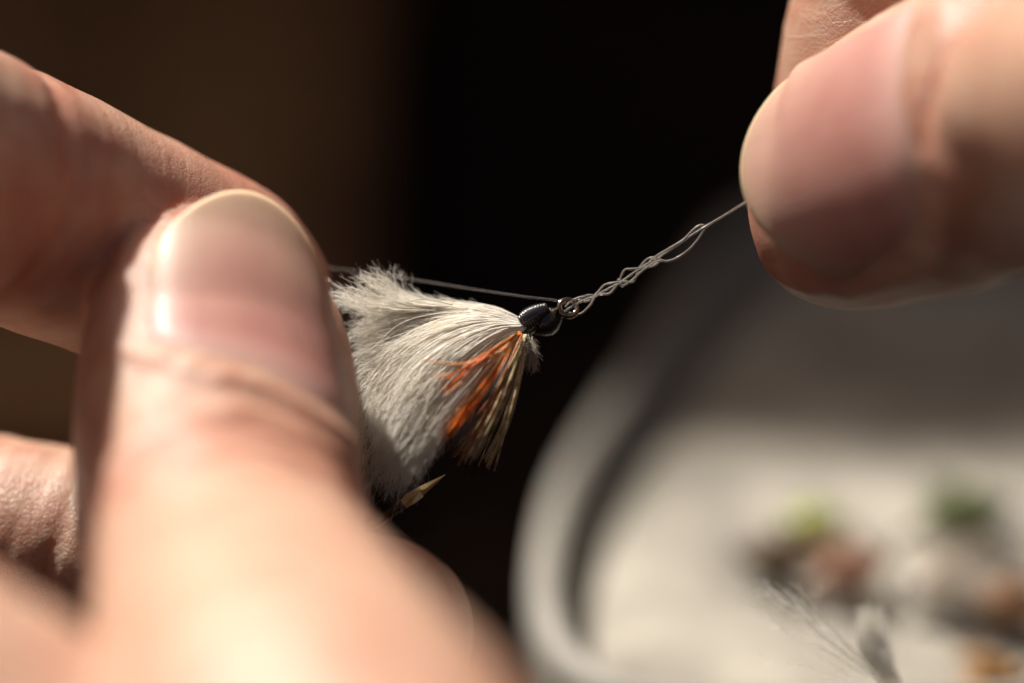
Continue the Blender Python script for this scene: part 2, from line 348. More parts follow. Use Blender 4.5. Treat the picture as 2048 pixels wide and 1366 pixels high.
# ================================================================== hands
VOX = 0.45
class Chain:                    # a finger, thumb or forearm: stations of centre, half width, dorsal and palmar half thickness
    def __init__(s, st, dorsal, tip_cap=None, step=2.2, grooves=(), bumps=(), base_cap=None):
        st = [np.concatenate([P(*r[:3]), r[3:]]) for r in st]
        a = np.array(st); ln = np.linalg.norm(np.diff(a[:, :3], axis=0), axis=1).sum()
        d = catmull(a, max(8, int(ln / step)))
        s.c, s.w, s.td, s.tp = d[:, :3], d[:, 3], d[:, 4], d[:, 5]
        s.s = np.concatenate([[0], np.cumsum(np.linalg.norm(np.diff(s.c, axis=0), axis=1))]); s.len = s.s[-1]
        s.z = norm(np.gradient(s.c, axis=0))
        dh = np.array(dorsal, float)
        if dh.ndim == 1: dh = np.repeat(dh[None], len(s.c), 0)
        else: dh = catmull(dh, len(s.c))
        s.y = norm(dh - s.z * (dh * s.z).sum(1, keepdims=True)); s.x = np.cross(s.y, s.z)
        s.tip = tip_cap; s.base = base_cap; s.nailfold = None; s.grooves = grooves; s.bumps = bumps
    def at(s, q):
        f = lambda a: np.array([np.interp(q, s.s, a[:, k]) for k in range(3)])
        return f(s.c), norm(f(s.x)), norm(f(s.y)), norm(f(s.z)), np.interp(q, s.s, s.w), np.interp(q, s.s, s.td), np.interp(q, s.s, s.tp)
    def frac(s, k): return s.s[-1] - k
    def fill(s, org, shape, Dg, Sg, Ag):
        for k in range(len(s.c) - 1):
            A, B = s.c[k], s.c[k + 1]; R = max(s.w[k], s.w[k + 1], s.td[k], s.tp[k]) + 5.5
            lo = np.maximum(np.floor((np.minimum(A, B) - R - org) / VOX).astype(int), 0); hi = np.minimum(np.ceil((np.maximum(A, B) + R - org) / VOX).astype(int) + 1, shape)
            if (hi <= lo).any(): continue
            g = [np.arange(lo[i], hi[i]) * VOX + org[i] for i in range(3)]
            ab = B - A; ln = math.sqrt(ab @ ab)
            ax = norm(ab); xx = norm(s.x[k] + s.x[k + 1]); xx = norm(xx - ax * (xx @ ax)); yy = np.cross(ax, xx)
            g = [(g[i] - A[i]).astype(np.float32) for i in range(3)]
            pr = lambda e: (g[0] * np.float32(e[0]))[:, None, None] + (g[1] * np.float32(e[1]))[None, :, None] + (g[2] * np.float32(e[2]))[None, None, :]
            lx, ly, la = pr(xx), pr(yy), pr(ax)
            t = np.clip(la / np.float32(ln), 0, 1).astype(np.float32); lz = la - t * np.float32(ln)
            f4 = np.float32; w = f4(s.w[k]) + f4(s.w[k + 1] - s.w[k]) * t
            tt = np.where(ly > 0, f4(s.td[k]) + f4(s.td[k + 1] - s.td[k]) * t, f4(s.tp[k]) + f4(s.tp[k + 1] - s.tp[k]) * t)
            cz = np.sqrt(w * tt)
            if s.tip is not None and k == len(s.c) - 2: cz = np.where(lz > 0, f4(s.tip), cz)
            r = np.sqrt((lx / w) ** 2 + (ly / tt) ** 2 + (lz / cz) ** 2) + 1e-6
            gr = np.sqrt((lx / w**2) ** 2 + (ly / tt**2) ** 2 + (lz / cz**2) ** 2) + 1e-6
            d = r * (r - 1) / gr
            sl = tuple(slice(lo[i], hi[i]) for i in range(3))
            m = d < Dg[sl]
            ss = f4(s.s[k]) + f4(s.s[k + 1] - s.s[k]) * t + (lz if k == len(s.c) - 2 else f4(0))
            an = np.arctan2(lx / w, ly / tt)
            Dg[sl] = np.where(m, d, Dg[sl]); Sg[sl] = np.where(m, ss, Sg[sl]); Ag[sl] = np.where(m, an, Ag[sl])
        if s.nailfold:                                        # raised skin at the base and sides of the nail
            q, arc, ha, am, skw = s.nailfold; near = Dg < 3; S, An = Sg[near], Ag[near]; aa = np.abs(An)
            base = am * np.exp(-((S - (q - 0.9 + arc * np.minimum(aa / ha, 1.1) ** 2.4 + skw * np.clip(An / ha, -1.1, 1.1))) / 0.9) ** 2) * (aa < ha * 1.12)
            side = am * np.exp(-((aa - ha * 1.10) / 0.13) ** 2) * np.clip((S - q - arc + 1) / 2, 0, 1) * np.clip((s.len + 2 - S) / 4, 0, 1)
            Dg[near] -= np.maximum(base, side)
        for (q, dep, wid, a0, aw, wob) in s.grooves:          # creases: place along, depth, width, angle, spread, waviness
            near = Dg < 3
            S, An = Sg[near], Ag[near]; da = np.abs((An - a0 + np.pi) % (2 * np.pi) - np.pi)
            Dg[near] += dep * np.exp(-(((S - q - wob * np.sin(2.3 * An + q) - 0.4 * wob * np.sin(7 * An)) / wid) ** 2)) * np.exp(-(da / aw) ** 4)
        return
def build_hand(name, chains, ks, label, zone):
    pts = np.vstack([np.vstack([c.c - c.w.max() - 3, c.c + c.w.max() + 3]) for c in chains]); org = pts.min(0); shape = np.ceil((pts.max(0) - org) / VOX).astype(int)
    DG = np.full(shape, 6.0, np.float32); SG = np.zeros(shape, np.float32); AG = np.zeros(shape, np.float32); IG = np.zeros(shape, np.int8)
    for i, c in enumerate(chains):
        R = max(c.w.max(), c.td.max(), c.tp.max()) + 7
        lo = np.clip(np.floor((c.c.min(0) - R - org) / VOX).astype(int), 0, shape); hi = np.clip(np.ceil((c.c.max(0) + R - org) / VOX).astype(int), 0, shape)
        sl = tuple(slice(lo[j], hi[j]) for j in range(3)); shp = hi - lo
        d = np.full(shp, 6.0, np.float32); s_ = np.zeros(shp, np.float32); a_ = np.zeros(shp, np.float32)
        c.fill(org + lo * VOX, shp, d, s_, a_)
        B = DG[sl]; m = d < B; SG[sl] = np.where(m, s_, SG[sl]); AG[sl] = np.where(m, a_, AG[sl]); IG[sl] = np.where(m, i, IG[sl])
        k = np.float32(ks[i]); h = np.clip(np.float32(0.5) + np.float32(0.5) * (B - d) / k, 0, 1)
        DG[sl] = B * (1 - h) + d * h - k * h * (1 - h)
    gx = [(np.arange(shape[j]) * VOX + org[j]).astype(np.float32) for j in range(3)]
    rs = np.random.default_rng(77); calm = np.where((IG == zone[0]) & (SG > zone[1]) & (np.abs(AG) < 1.5), np.float32(0.12), np.float32(1))
    for fq, am in ((0.22, 0.07), (0.45, 0.05), (0.9, 0.035), (1.5, 0.025)):
        for _ in range(3):
            dv = rs.normal(size=3); dv = dv / np.linalg.norm(dv) * fq; ph = rs.uniform(0, 6.28)
            DG += np.float32(am) * calm * np.sin((gx[0] * dv[0] + ph).astype(np.float32)[:, None, None] + (gx[1] * dv[1]).astype(np.float32)[None, :, None] + (gx[2] * dv[2]).astype(np.float32)[None, None, :])
    g = openvdb.FloatGrid(6.0); g.copyFromArray(np.ascontiguousarray(DG)); qp, qf = g.convertToQuads(0.0)
    qp = np.asarray(qp, float); qf = np.asarray(qf, np.int64)[:, ::-1]
    ii = np.clip(np.round(qp).astype(int), 0, np.array(shape) - 1); T = tuple(ii.T)
    S, A, I = SG[T], AG[T], IG[T]
    V = qp * VOX + org
    # light smoothing of the vertex positions
    for _ in range(2):
        acc = np.zeros_like(V); cnt = np.zeros(len(V))
        for a, b in ((0, 1), (1, 2), (2, 3), (3, 0)):
            for i_, j_ in ((a, b), (b, a)):
                cnt += np.bincount(qf[:, i_], minlength=len(V))
                for k_ in range(3): acc[:, k_] += np.bincount(qf[:, i_], weights=V[qf[:, j_], k_], minlength=len(V))
        V = 0.5 * V + 0.5 * acc / np.maximum(cnt, 1)[:, None]
    # orientation
    a, b, c_ = V[qf[:, 0]], V[qf[:, 1]], V[qf[:, 2]]
    if (np.einsum('ij,ij->i', np.cross(b - a, c_ - a), a - V.mean(0))).sum() < 0: qf = qf[:, ::-1]
    base = W(chains[-1].c[0])
    root = empty(name, base); tag(root, label, 'hand')
    o = bigmesh('skin', W(V), qf, SKIN, root)
    red = np.zeros(len(V))
    for i, c in enumerate(chains):
        m = I == i
        for (q, wid, amt) in c.bumps: red[m] += amt * np.exp(-((S[m] - q) / wid) ** 2)
    fattr(o, 'along', S + I * 37.0); fattr(o, 'around', A); fattr(o, 'red', red)
    return root
def nail(root, ch, s_cut, s_free, half_ang, arc_free, arc_cut, free=0.8, skew=0.0, flat=1.0, nu=41, nv=41, lift=0.5):
    u = np.linspace(-1, 1, nu); v = np.linspace(0, 1, nv); V = np.zeros((nv, nu, 3)); al = np.zeros((nv, nu)); ac = np.zeros((nv, nu))
    c0, x0, y0, z0, w0, t0, _ = ch.at(s_cut + 0.35 * (s_free - s_cut))
    for i, vv in enumerate(v):
        for j, uu in enumerate(u):
            sa = s_cut + arc_cut * (abs(uu) ** 2.4) + skew * uu; sb = s_free - arc_free * (abs(uu) ** 2.0)
            q = sa + (sb - sa) * vv
            qq = min(q, ch.len)
            c, x, y, z, w, t, _ = ch.at(qq)
            # the plate runs straighter than the fingertip
            bl = np.clip((q - s_cut) / (s_free - s_cut), 0, 1)
            c1 = c0 + z0 * (q - (s_cut + 0.35 * (s_free - s_cut)))
            cc = c * (1 - bl) + c1 * bl if q > s_cut + 2 else c
            w1 = w * (1 - bl) + (w0 * 0.96) * bl; t1 = t * (1 - bl) + t0 * (1 - 0.10 * bl * bl) * bl
            ha = half_ang * (1 - 0.10 * bl)
            ph = ha * uu
            off = lift * (1 - abs(uu) ** 4) - 0.28 * abs(uu) ** 6
            off *= min(1, 0.0 + vv * 4); off -= 0.25 * max(0, 1 - vv * 6)
            V[i, j] = cc + x * (w1 + off) * math.sin(ph) + y * ((t1 * flat + off) * math.cos(ph)); al[i, j] = vv; ac[i, j] = uu
    n = nu * nv; g = np.arange(n).reshape(nv, nu)
    du = np.gradient(V, axis=1); dv = np.gradient(V, axis=0); nr = norm(np.cross(du, dv)); nr *= np.sign((nr * y0).sum(-1)).mean() or 1
    top = V.reshape(-1, 3); bot = (V - 0.45 * nr).reshape(-1, 3)
    qd = np.stack([g[:-1, :-1], g[:-1, 1:], g[1:, 1:], g[1:, :-1]], -1).reshape(-1, 4)
    F = qd.tolist() + (qd[:, ::-1] + n).tolist()
    e = np.concatenate([g[0, :], g[1:, -1], g[-1, -2::-1], g[-2:0:-1, 0]]); e2 = np.roll(e, -1); F += np.stack([e2, e, e + n, e2 + n], 1).tolist()
    o = mesh('fingernail', W(np.vstack([top, bot])), F, NAIL, root)
    fr = free + 0.05 * np.cos(ac * 2.2) - 0.03; al = np.where(al < fr, al / fr * 0.78, 0.78 + (al - fr) / (1 - fr) * 0.22)
    fattr(o, 'along', np.tile(al.ravel(), 2)); fattr(o, 'across', np.tile(ac.ravel(), 2))
    return o
PI = math.pi
# ---- the hand at left: thumb over index finger, middle finger beneath
thumb_l = Chain([(560, 2520, 96, 15, 13, 14), (790, 2000, 80, 14.5, 12, 13), (660, 1560, 62, 13, 11.4, 12), (545, 1330, 42, 11.2, 10.4, 10.6), (478, 1170, 28, 10.5, 9.5, 10), (452, 1040, 19, 10.3, 9.0, 9.5), (436, 900, 13, 10.3, 8.6, 9.4), (434, 760, 8.5, 10.2, 7.4, 9.2), (432, 655, 6, 9.3, 6.4, 8.0), (436, 588, 3.5, 8.1, 5.4, 6.6)],
                (0.45, 0.53, 0.72), tip_cap=6.6,
                grooves=[])
s_ip = thumb_l.len - 27
thumb_l.grooves = [(s_ip - 2.5, 0.6, 0.9, 0, 1.3, 0.9), (s_ip + 0.5, 0.7, 0.9, 0.1, 1.3, 1.1), (s_ip + 3.2, 0.5, 0.8, 0, 1.2, 0.8), (s_ip - 6, 0.55, 1.0, -0.2, 1.2, 1.0), (s_ip - 9.5, 0.45, 1.2, 0.2, 1.1, 0.9)]
thumb_l.bumps = [(s_ip, 7, 0.5), (thumb_l.len + 3, 11, 0.6)]
index_l = Chain([(-800, 1180, 34, 11.5, 11, 11), (-760, 800, 38, 11, 10.5, 10.5), (-600, 400, 35, 10.4, 10.2, 10.2), (-330, 275, 17, 9.7, 9.6, 9.6), (-100, 340, 7.5, 9.5, 9.4, 9.4), (100, 425, 0.8, 9.2, 9.2, 9.2), (280, 505, -3.5, 8.9, 8.8, 8.8), (416, 566, -5.5, 8.2, 8.1, 8.1), (472, 610, -6, 7.4, 7.2, 7.2)],
                (0.3, 0.9, -0.5), tip_cap=7.4)
q0 = index_l.len - 23
index_l.grooves = [(q0, 0.55, 0.8, -PI / 2, 1.5, 0.7), (q0, 0.55, 0.8, PI / 2, 1.5, 0.7), (q0 + 5.5, 0.12, 0.8, PI, 2.6, 0.8), (q0 - 4, 0.2, 0.8, PI, 2.4, 0.6)]
index_l.bumps = [(q0, 4, 0.5), (index_l.len, 14, 0.55)]
middle_l = Chain([(-660, 1560, 28, 11.5, 11, 11), (-640, 1300, 12, 11, 10.5, 10.5), (-480, 1110, -6, 10.2, 10, 10), (-250, 1085, -11, 9.4, 9.2, 9.2), (60, 1118, -10, 9.2, 9.0, 9.0), (300, 1180, -8, 8.8, 8.7, 8.7), (540, 1245, -6, 8.6, 8.4, 8.4), (742, 1276, -4, 8.0, 7.9, 7.9)],
                 (0.1, 0.8, -0.6), tip_cap=7.8)
qm = middle_l.len
middle_l.grooves = [(qm - 26.5, 0.16, 0.4, 0, 9, 0.4), (qm - 23.6, 0.22, 0.38, 0, 9, 0.4), (qm - 29.5, 0.15, 0.4, 0, 9, 0.5), (qm - 32, 0.15, 0.5, 0, 9, 0.4)]
middle_l.bumps = [(qm, 8, 0.35)]
ring_l = Chain([(-620, 1900, 26, 11, 10.5, 10.5), (-580, 1640, 8, 10.4, 10, 10), (-380, 1560, -6, 9.6, 9.4, 9.4), (0, 1610, -8, 8.8, 8.6, 8.6), (450, 1690, -6, 7.6, 7.4, 7.4)], (0.1, 0.8, -0.6), tip_cap=7.4)
pinky_l = Chain([(-520, 2220, 24, 10, 9.5, 9.5), (-470, 2020, 8, 9.2, 8.8, 8.8), (-280, 1960, -4, 8.2, 8, 8), (50, 2000, -6, 7.4, 7.2, 7.2), (330, 2060, -4, 6.4, 6.2, 6.2)], (0.1, 0.8, -0.6), tip_cap=6.2)
web_l = Chain([(-560, 1200, 34, 10, 10, 10), (-300, 1420, 47, 12, 12, 12), (60, 1720, 52, 13, 13, 13), (500, 2150, 62, 14, 14, 14)], (0, 0.5, 0.8))
palm1_l = Chain([(-600, 1380, 28, 12, 12, 12), (-250, 2000, 45, 17, 14, 14), (150, 2700, 75, 20, 16, 16)], (0, 0.5, 0.8), step=6)
palm2_l = Chain([(-560, 1950, 24, 13, 12, 12), (-250, 2350, 45, 18, 13, 13), (150, 2750, 75, 20, 16, 16)], (0, 0.5, 0.8), step=6)
arm_l = Chain([(400, 3500, 104, 27, 20, 20), (260, 3150, 93, 25.5, 18.5, 18.5), (170, 2850, 80, 24, 17, 17), (60, 2550, 66, 20, 15, 15)], (0.2, 0.5, 0.8), step=8)
thumb_l.nailfold = (thumb_l.len - 17.5, 4.2, 1.02, 0.5, 2.2)
hand_l = build_hand('hand', [index_l, middle_l, ring_l, pinky_l, palm1_l, palm2_l, web_l, thumb_l, arm_l], [0.4, 0.8, 0.8, 0.8, 5, 5, 5, 1.2, 5], 'hand at left pinching the white fly between thumb and index finger', (7, thumb_l.len - 18.5))
nail(hand_l, thumb_l, thumb_l.len - 17.5, thumb_l.len + 3.4, 1.02, 8.5, 4.2, free=0.82, skew=2.2)

# ---- the hand at right: thumb against index finger, holding the line
thumb_r = Chain([(3150, 620, 78, 15, 13, 14), (2900, 330, 68, 14, 12, 13), (2620, 170, 56, 12.4, 10.5, 11), (2380, 160, 44, 11.6, 9.4, 10), (2180, 190, 22, 11.5, 9.0, 9.8), (2000, 246, 14.5, 11.2, 8.6, 9.6), (1860, 296, 9.5, 10.7, 7.6, 9.4), (1755, 338, 5.8, 9.9, 6.6, 8.6), (1695, 364, 3.6, 9.2, 6.0, 7.6), (1655, 374, 2.2, 8.2, 5.2, 6.4)],
                (0.12, 0.30, 0.95), tip_cap=5.0)
qr = thumb_r.len
thumb_r.grooves = [(qr - 24, 0.4, 1.0, 0, 1.3, 0.8), (qr - 21, 0.35, 0.9, 0, 1.3, 1.0), (qr - 28, 0.35, 1.0, 0, 1.3, 0.8)]
thumb_r.bumps = [(qr - 23, 7, 0.5), (qr + 2, 11, 0.55)]
index_r = Chain([(2760, -640, 30, 11.5, 11, 11), (2450, -760, 14, 11, 10.5, 10.5), (2100, -700, -2, 10.2, 10, 10), (1915, -480, -8, 9.6, 9.5, 9.5), (1845, -220, -8, 8.9, 8.8, 8.8), (1798, 0, -6.5, 8.3, 8.2, 8.2), (1764, 160, -6.5, 8.0, 7.9, 7.9), (1742, 300, -7, 7.6, 7.4, 7.4), (1735, 372, -7, 7.0, 6.8, 6.8)],
                (-0.8, 0.1, -0.5), tip_cap=6.8)
qi = index_r.len
index_r.grooves = [(qi - 17, 0.25, 0.45, 0, 9, 0.5), (qi - 14.2, 0.2, 0.35, 0, 9, 0.6), (qi - 12, 0.2, 0.35, 0, 9, 0.5), (qi - 20, 0.3, 0.6, 0, 9, 0.5)]
index_r.bumps = [(qi, 9, 0.4)]
middle_r = Chain([(3000, -420, 30, 11.5, 11, 11), (2800, -640, 8, 11, 10.5, 10.5), (2560, -620, -12, 10, 9.8, 9.8), (2440, -300, -18, 9.2, 9, 9), (2420, 60, -16, 8, 7.8, 7.8)], (-0.5, 0.6, -0.5), tip_cap=7.6)
ring_r = Chain([(3180, -150, 28, 11, 10.5, 10.5), (3060, -420, 4, 10.4, 10, 10), (2860, -400, -16, 9.6, 9.4, 9.4), (2720, -80, -18, 8.8, 8.6, 8.6), (2700, 200, -14, 7.6, 7.4, 7.4)], (-0.5, 0.6, -0.5), tip_cap=7.4)
pinky_r = Chain([(3300, 120, 28, 10, 9.5, 9.5), (3220, -120, 6, 9, 8.8, 8.8), (3060, -80, -12, 8.2, 8, 8), (2950, 180, -12, 7.2, 7, 7), (2940, 380, -8, 6.4, 6.2, 6.2)], (-0.5, 0.6, -0.5), tip_cap=6.2)
palm1_r = Chain([(2850, -480, 32, 13, 12, 12), (3150, 0, 52, 18, 14, 14), (3450, 600, 82, 21, 17, 17)], (0, 0.3, 0.9), step=6)
palm2_r = Chain([(3200, 0, 28, 14, 12, 12), (3350, 350, 52, 18, 14, 14), (3500, 700, 84, 21, 17, 17)], (0, 0.3, 0.9), step=6)
arm_r = Chain([(4000, 1400, 108, 27, 20, 20), (3760, 1080, 99, 25.5, 18.5, 18.5), (3560, 800, 90, 24, 17, 17), (3420, 560, 78, 21, 16, 16)], (0, 0.3, 0.9), step=8)
thumb_r.nailfold = (thumb_r.len - 18.5, 4.4, 1.15, 0.4, 0.0)
hand_r = build_hand('hand', [index_r, middle_r, ring_r, pinky_r, palm1_r, palm2_r, thumb_r, arm_r], [0.4, 0.8, 0.8, 0.8, 5, 5, 1.2, 5], 'hand at right gripping the end of the clear line between thumb and finger', (6, thumb_r.len - 19))
nail(hand_r, thumb_r, thumb_r.len - 18.5, thumb_r.len + 1.9, 1.15, 6.5, 4.4, free=0.94)

# ================================================================== the fly
T0 = (1050, 653)
fly = empty('fishing_fly', W(P(1080, 640, 0)))
tag(fly, 'white marabou fishing fly with orange fibres and black thread head held by left hand', 'fishing fly')
# hook: shank, bend and point are one wire; the eye is its own ring
sh = catmull([P(1118, 620, 0), P(1000, 700, 0), P(850, 803, 0), P(720, 895, -0.5), P(648, 975, -1), P(650, 1052, -1), P(720, 1062, -0.6), P(800, 1012, -0.2), P(822, 996, 0)], 60)
hk = mesh('hook', W(tube(sh, 0.36, 10)[0]), tube(sh, 0.36, 10)[1], BRONZE, fly)
pt = np.array([P(806, 1007, 0), P(818, 998, 0.02), P(838, 984, 0.05), P(862, 968, 0.05), P(891, 949, 0.05)])
v, f = tube(pt, [0.34, 0.50, 0.40, 0.24, 0.015], 5); sub('hook_point', W(v), f, GOLD, fly, hk, smooth=False)
bb = np.array([P(842, 988, 0.3), P(826, 1003, 0.45), P(812, 1016, 0.5)])
v, f = tube(bb, [0.30, 0.2, 0.02], 5); sub('barb', W(v), f, GOLD, fly, hk, smooth=False)
ec = P(1136, 616, 0.1); en = norm(np.array([0.30, 0.42, 0.86])); ea = norm(np.cross(en, [0.8, 0.5, 0])); eb = np.cross(en, ea)
th = np.linspace(0, 2 * np.pi, 40, endpoint=False)
v, f = tube(ec + 0.66 * (np.cos(th)[:, None] * ea + np.sin(th)[:, None] * eb), 0.22, 14, closed=True); sub('hook_eye', W(v), f, BRONZE, fly, hk)
# thread head, wound
def lathe_wraps(a, b, rad, wraps, amp, nl=90, na=36, squash=1.0):
    ax = norm(b - a); x = norm(np.cross(ax, [0, 0, 1.0])); y = np.cross(ax, x); t = np.linspace(0, 1, nl)
    r = np.interp(t, np.linspace(0, 1, len(rad)), rad); r = np.convolve(np.pad(r, 4, 'edge'), np.ones(9) / 9, 'valid')
    an = np.linspace(0, 2 * np.pi, na, endpoint=False)
    R = r[:, None] + amp * np.abs(np.sin((t[:, None] * wraps + an[None] / (2 * np.pi)) * np.pi)) * (0.6 + 0.4 * np.sin(an * 2 + 1))[None]
    p = a + (b - a) * t[:, None]
    V = (p[:, None] + R[..., None] * (np.cos(an)[None, :, None] * x + squash * np.sin(an)[None, :, None] * y)).reshape(-1, 3)
    F = []
    for k in range(nl - 1):
        for j in range(na): F.append((k * na + j, k * na + (j + 1) % na, (k + 1) * na + (j + 1) % na, (k + 1) * na + j))
    F += [tuple(range(na))[::-1], tuple(range((nl - 1) * na, nl * na))]
    return V, F
v, f = lathe_wraps(P(1096, 614, 0.3), P(1042, 647, 0.3), np.array([0.30, 0.52, 0.68, 0.76, 0.72, 0.5]) , 11, 0.10); hd = mesh('thread_head', W(v), f, THREAD, fly)
v, f = lathe_wraps(P(1122, 622, -0.3), P(1066, 664, -0.3), np.array([0.25, 0.70, 0.98, 1.02, 0.72, 0.2]), 13, 0.05); sub('thread_wraps', W(v), f, RESIN, fly, hd)

def guide_strands(guides, n, pts, ulo, uhi, zth, spread, lens=(0.7, 1.0), curl=0.0, clumps=0, clump_pull=0.7, zb=0.0, seed=1, udist=None, fray=0.0):
    """strands that follow and blend a fan of guide curves (pixels), with real depth across the bundle"""
    r = np.random.default_rng(seed)
    G = np.stack([catmull(np.array([P(*q) for q in g]), pts) for g in guides])              # (g, pts, 3)
    u = r.uniform(ulo, uhi, n) if udist is None else udist(r, n); z = r.normal(size=n) * 0.5
    t = np.linspace(0, 1, pts)
    if clumps:
        cu, cz = r.uniform(ulo, uhi, clumps), r.normal(size=clumps) * 0.6; ci = r.integers(0, clumps, n)
        pull = clump_pull * t[None] ** 0.7
        uu = u[:, None] * 0 + (cu[ci] + r.normal(size=n) * 0.5)[:, None] * (1 - pull) + (cu[ci] + r.normal(size=n) * 0.07)[:, None] * pull
        zz = (cz[ci] + r.normal(size=n) * 0.4)[:, None] * (1 - pull) + (cz[ci] + r.normal(size=n) * 0.1)[:, None] * pull
    else: uu = np.repeat(u[:, None], pts, 1); zz = np.repeat(z[:, None], pts, 1)
    L_ = r.uniform(*lens, n)
    tq = t[None] * L_[:, None] * (pts - 1); i0 = np.minimum(tq.astype(int), pts - 2); fr = (tq - i0)[..., None]
    uc = np.clip(uu, 0, len(guides) - 1.001); gi = uc.astype(int); gf = (uc - gi)[..., None]
    pa = G[gi, i0] * (1 - fr) + G[gi, i0 + 1] * fr; pb = G[gi + 1, i0] * (1 - fr) + G[gi + 1, i0 + 1] * fr
    p = pa * (1 - gf) + pb * gf
    env = np.sin(np.clip(t * 1.15, 0, 1) * np.pi / 2)[None]
    p[..., 2] += zb * t[None] + zz * zth * env
    p += r.normal(size=(n, 1, 3)) * spread * (0.15 + 0.85 * t[None, :, None])
    if curl:
        f1 = r.uniform(0.8, 2.2, (n, 1)); ph = r.uniform(0, 6.28, (n, 1)); d1 = norm(r.normal(size=(n, 1, 3)))
        p += curl * d1 * (np.sin(f1 * t[None] * 6.28 + ph) - np.sin(ph))[..., None] * t[None, :, None] ** 1.3
    if fray:
        d2 = norm(r.normal(size=(n, 1, 3))); p += fray * d2 * (np.clip(t - 0.6, 0, 1)[None, :, None] / 0.4) ** 2
    return p
def barbules(paths, per, length, lo=0.45, seed=5, ang=0.8):
    """short fluff growing off the outer part of each strand"""
    r = np.random.default_rng(seed); Np, m, _ = paths.shape
    k = r.integers(0, Np, Np * per); t = r.uniform(lo, 1.0, Np * per) * (m - 1.001); i = t.astype(int); fr = (t - i)[:, None]
    b = paths[k, i] * (1 - fr) + paths[k, i + 1] * fr; d = norm(paths[k, i + 1] - paths[k, i])
    s = norm(np.cross(d, norm(r.normal(size=d.shape)))); ln = length * r.uniform(0.4, 1.2, (len(k), 1))
    e1 = b + ln * 0.5 * (d * math.cos(ang) + s * math.sin(ang)); e2 = b + ln * (d * 0.9 + s * 0.62)
    return np.stack([b, e1, e2], 1)
wing = [
 [(1050, 646, 0.00), (1005, 624, -0.48), (945, 613, -1.12), (880, 609, -1.76), (820, 601, -2.24), (775, 584, -2.56), (742, 566, -2.80)],
 [(1050, 649, 0.16), (990, 630, 0.00), (915, 625, -0.32), (840, 632, -0.64), (775, 650, -0.96), (720, 672, -1.28), (672, 690, -1.44)],
 [(1050, 651, 0.40), (985, 640, 0.72), (900, 650, 0.88), (820, 690, 0.88), (765, 745, 0.72), (735, 805, 0.56), (712, 860, 0.32)],
 [(1050, 652, 0.56), (985, 653, 1.36), (905, 685, 2.00), (830, 742, 2.32), (785, 810, 2.24), (760, 880, 1.92), (745, 950, 1.60)],
 [(1050, 654, 0.64), (995, 670, 1.60), (925, 722, 2.56), (860, 790, 3.20), (820, 858, 3.36), (795, 920, 3.20), (778, 985, 2.88)],
 [(1050, 656, 0.64), (1012, 690, 1.60), (955, 755, 2.56), (905, 820, 3.28), (868, 880, 3.60), (838, 930, 3.52), (815, 972, 3.20)],
]
# dense body of the wing: soft locks, then loose strands on top, then the wispy fringe
def feather_vane(ulo, uhi, nu, nt, tlo, thi, dz, seed):         # one thin web of barbs, ridged and frayed along its end
    r = np.random.default_rng(seed); us = np.linspace(ulo, uhi, nu)
    G = np.stack([catmull(np.array([P(*q) for q in g]), 60) for g in wing])
    jag = tlo + (thi - tlo) * np.clip(0.5 + 0.22 * np.sin(us * 9 + seed) + 0.18 * np.sin(us * 23 + 2 * seed) + 0.18 * r.normal(size=nu), 0, 1)
    ridge = 0.10 * np.sin(us * 31 + seed) + 0.07 * np.sin(us * 74 + 1) + 0.03 * r.normal(size=nu)
    V = np.zeros((nu, nt, 3))
    for i, u in enumerate(us):
        k = min(int(u), len(wing) - 2); g = G[k] * (1 - (u - k)) + G[k + 1] * (u - k); t = np.linspace(0.01, jag[i], nt) * 59
        V[i] = np.stack([np.interp(t, np.arange(60), g[:, c]) for c in range(3)], 1)
        V[i, :, 2] += (dz + ridge[i]) * np.sin(np.linspace(0, 1, nt) * 1.5) + 0.25 * np.sin(np.linspace(0, 3, nt) + u * 2.2) * np.linspace(0, 1, nt)
    g = np.arange(nu * nt).reshape(nu, nt)
    return V.reshape(-1, 3), np.stack([g[:-1, :-1], g[:-1, 1:], g[1:, 1:], g[1:, :-1]], -1).reshape(-1, 4)
for (ul, uh, tl, th_, dz, sd_) in ((0.55, 2.1, 0.5, 0.74, -0.35, 1), (1.5, 3.1, 0.55, 0.84, -0.1, 2), (2.5, 3.9, 0.5, 0.80, 0.1, 3), (3.3, 4.5, 0.45, 0.74, 0.2, 4)):
    v, f = feather_vane(ul, uh, 150, 34, tl, th_, dz, sd_); bigmesh('feather_vane', W(v), f, WHITE_FEATHER, fly)
A = guide_strands(wing, 2600, 18, 0.4, 4.7, 0.30, 0.08, (0.42, 0.90), 0.22, clumps=90, clump_pull=0.35, zb=0, seed=21)
v, f = strands(A, 0.024, 0.009); wg = bigmesh('feather_wing', W(v), f, WHITE_FEATHER, fly); wg['kind'] = 'stuff'
B = guide_strands(wing, 620, 18, 0.0, 5.0, 0.8, 0.26, (0.7, 1.0), 0.6, clumps=60, clump_pull=0.5, zb=0.3, seed=22, fray=0.5)
v, f = strands(B, 0.036, 0.012); bs = bigmesh('loose_barbs', W(v), f, WHITE_FEATHER, fly); bs['kind'] = 'stuff'
B2 = guide_strands(wing, 200, 18, 2.4, 4.6, 0.6, 0.35, (0.78, 1.02), 0.9, clumps=24, clump_pull=0.55, zb=0.4, seed=23, fray=0.7)
v, f = strands(B2, 0.03, 0.010); bs = bigmesh('wispy_fringe', W(v), f, WHITE_FEATHER, fly); bs['kind'] = 'stuff'
B = np.concatenate([B, B2])
C = barbules(np.concatenate([A[::6], B]), 16, 1.0, 0.55)
v, f = strands(C, 0.011, 0.005); fl = bigmesh('feather_down', W(v), f, WHITE_FEATHER, fly); fl['kind'] = 'stuff'
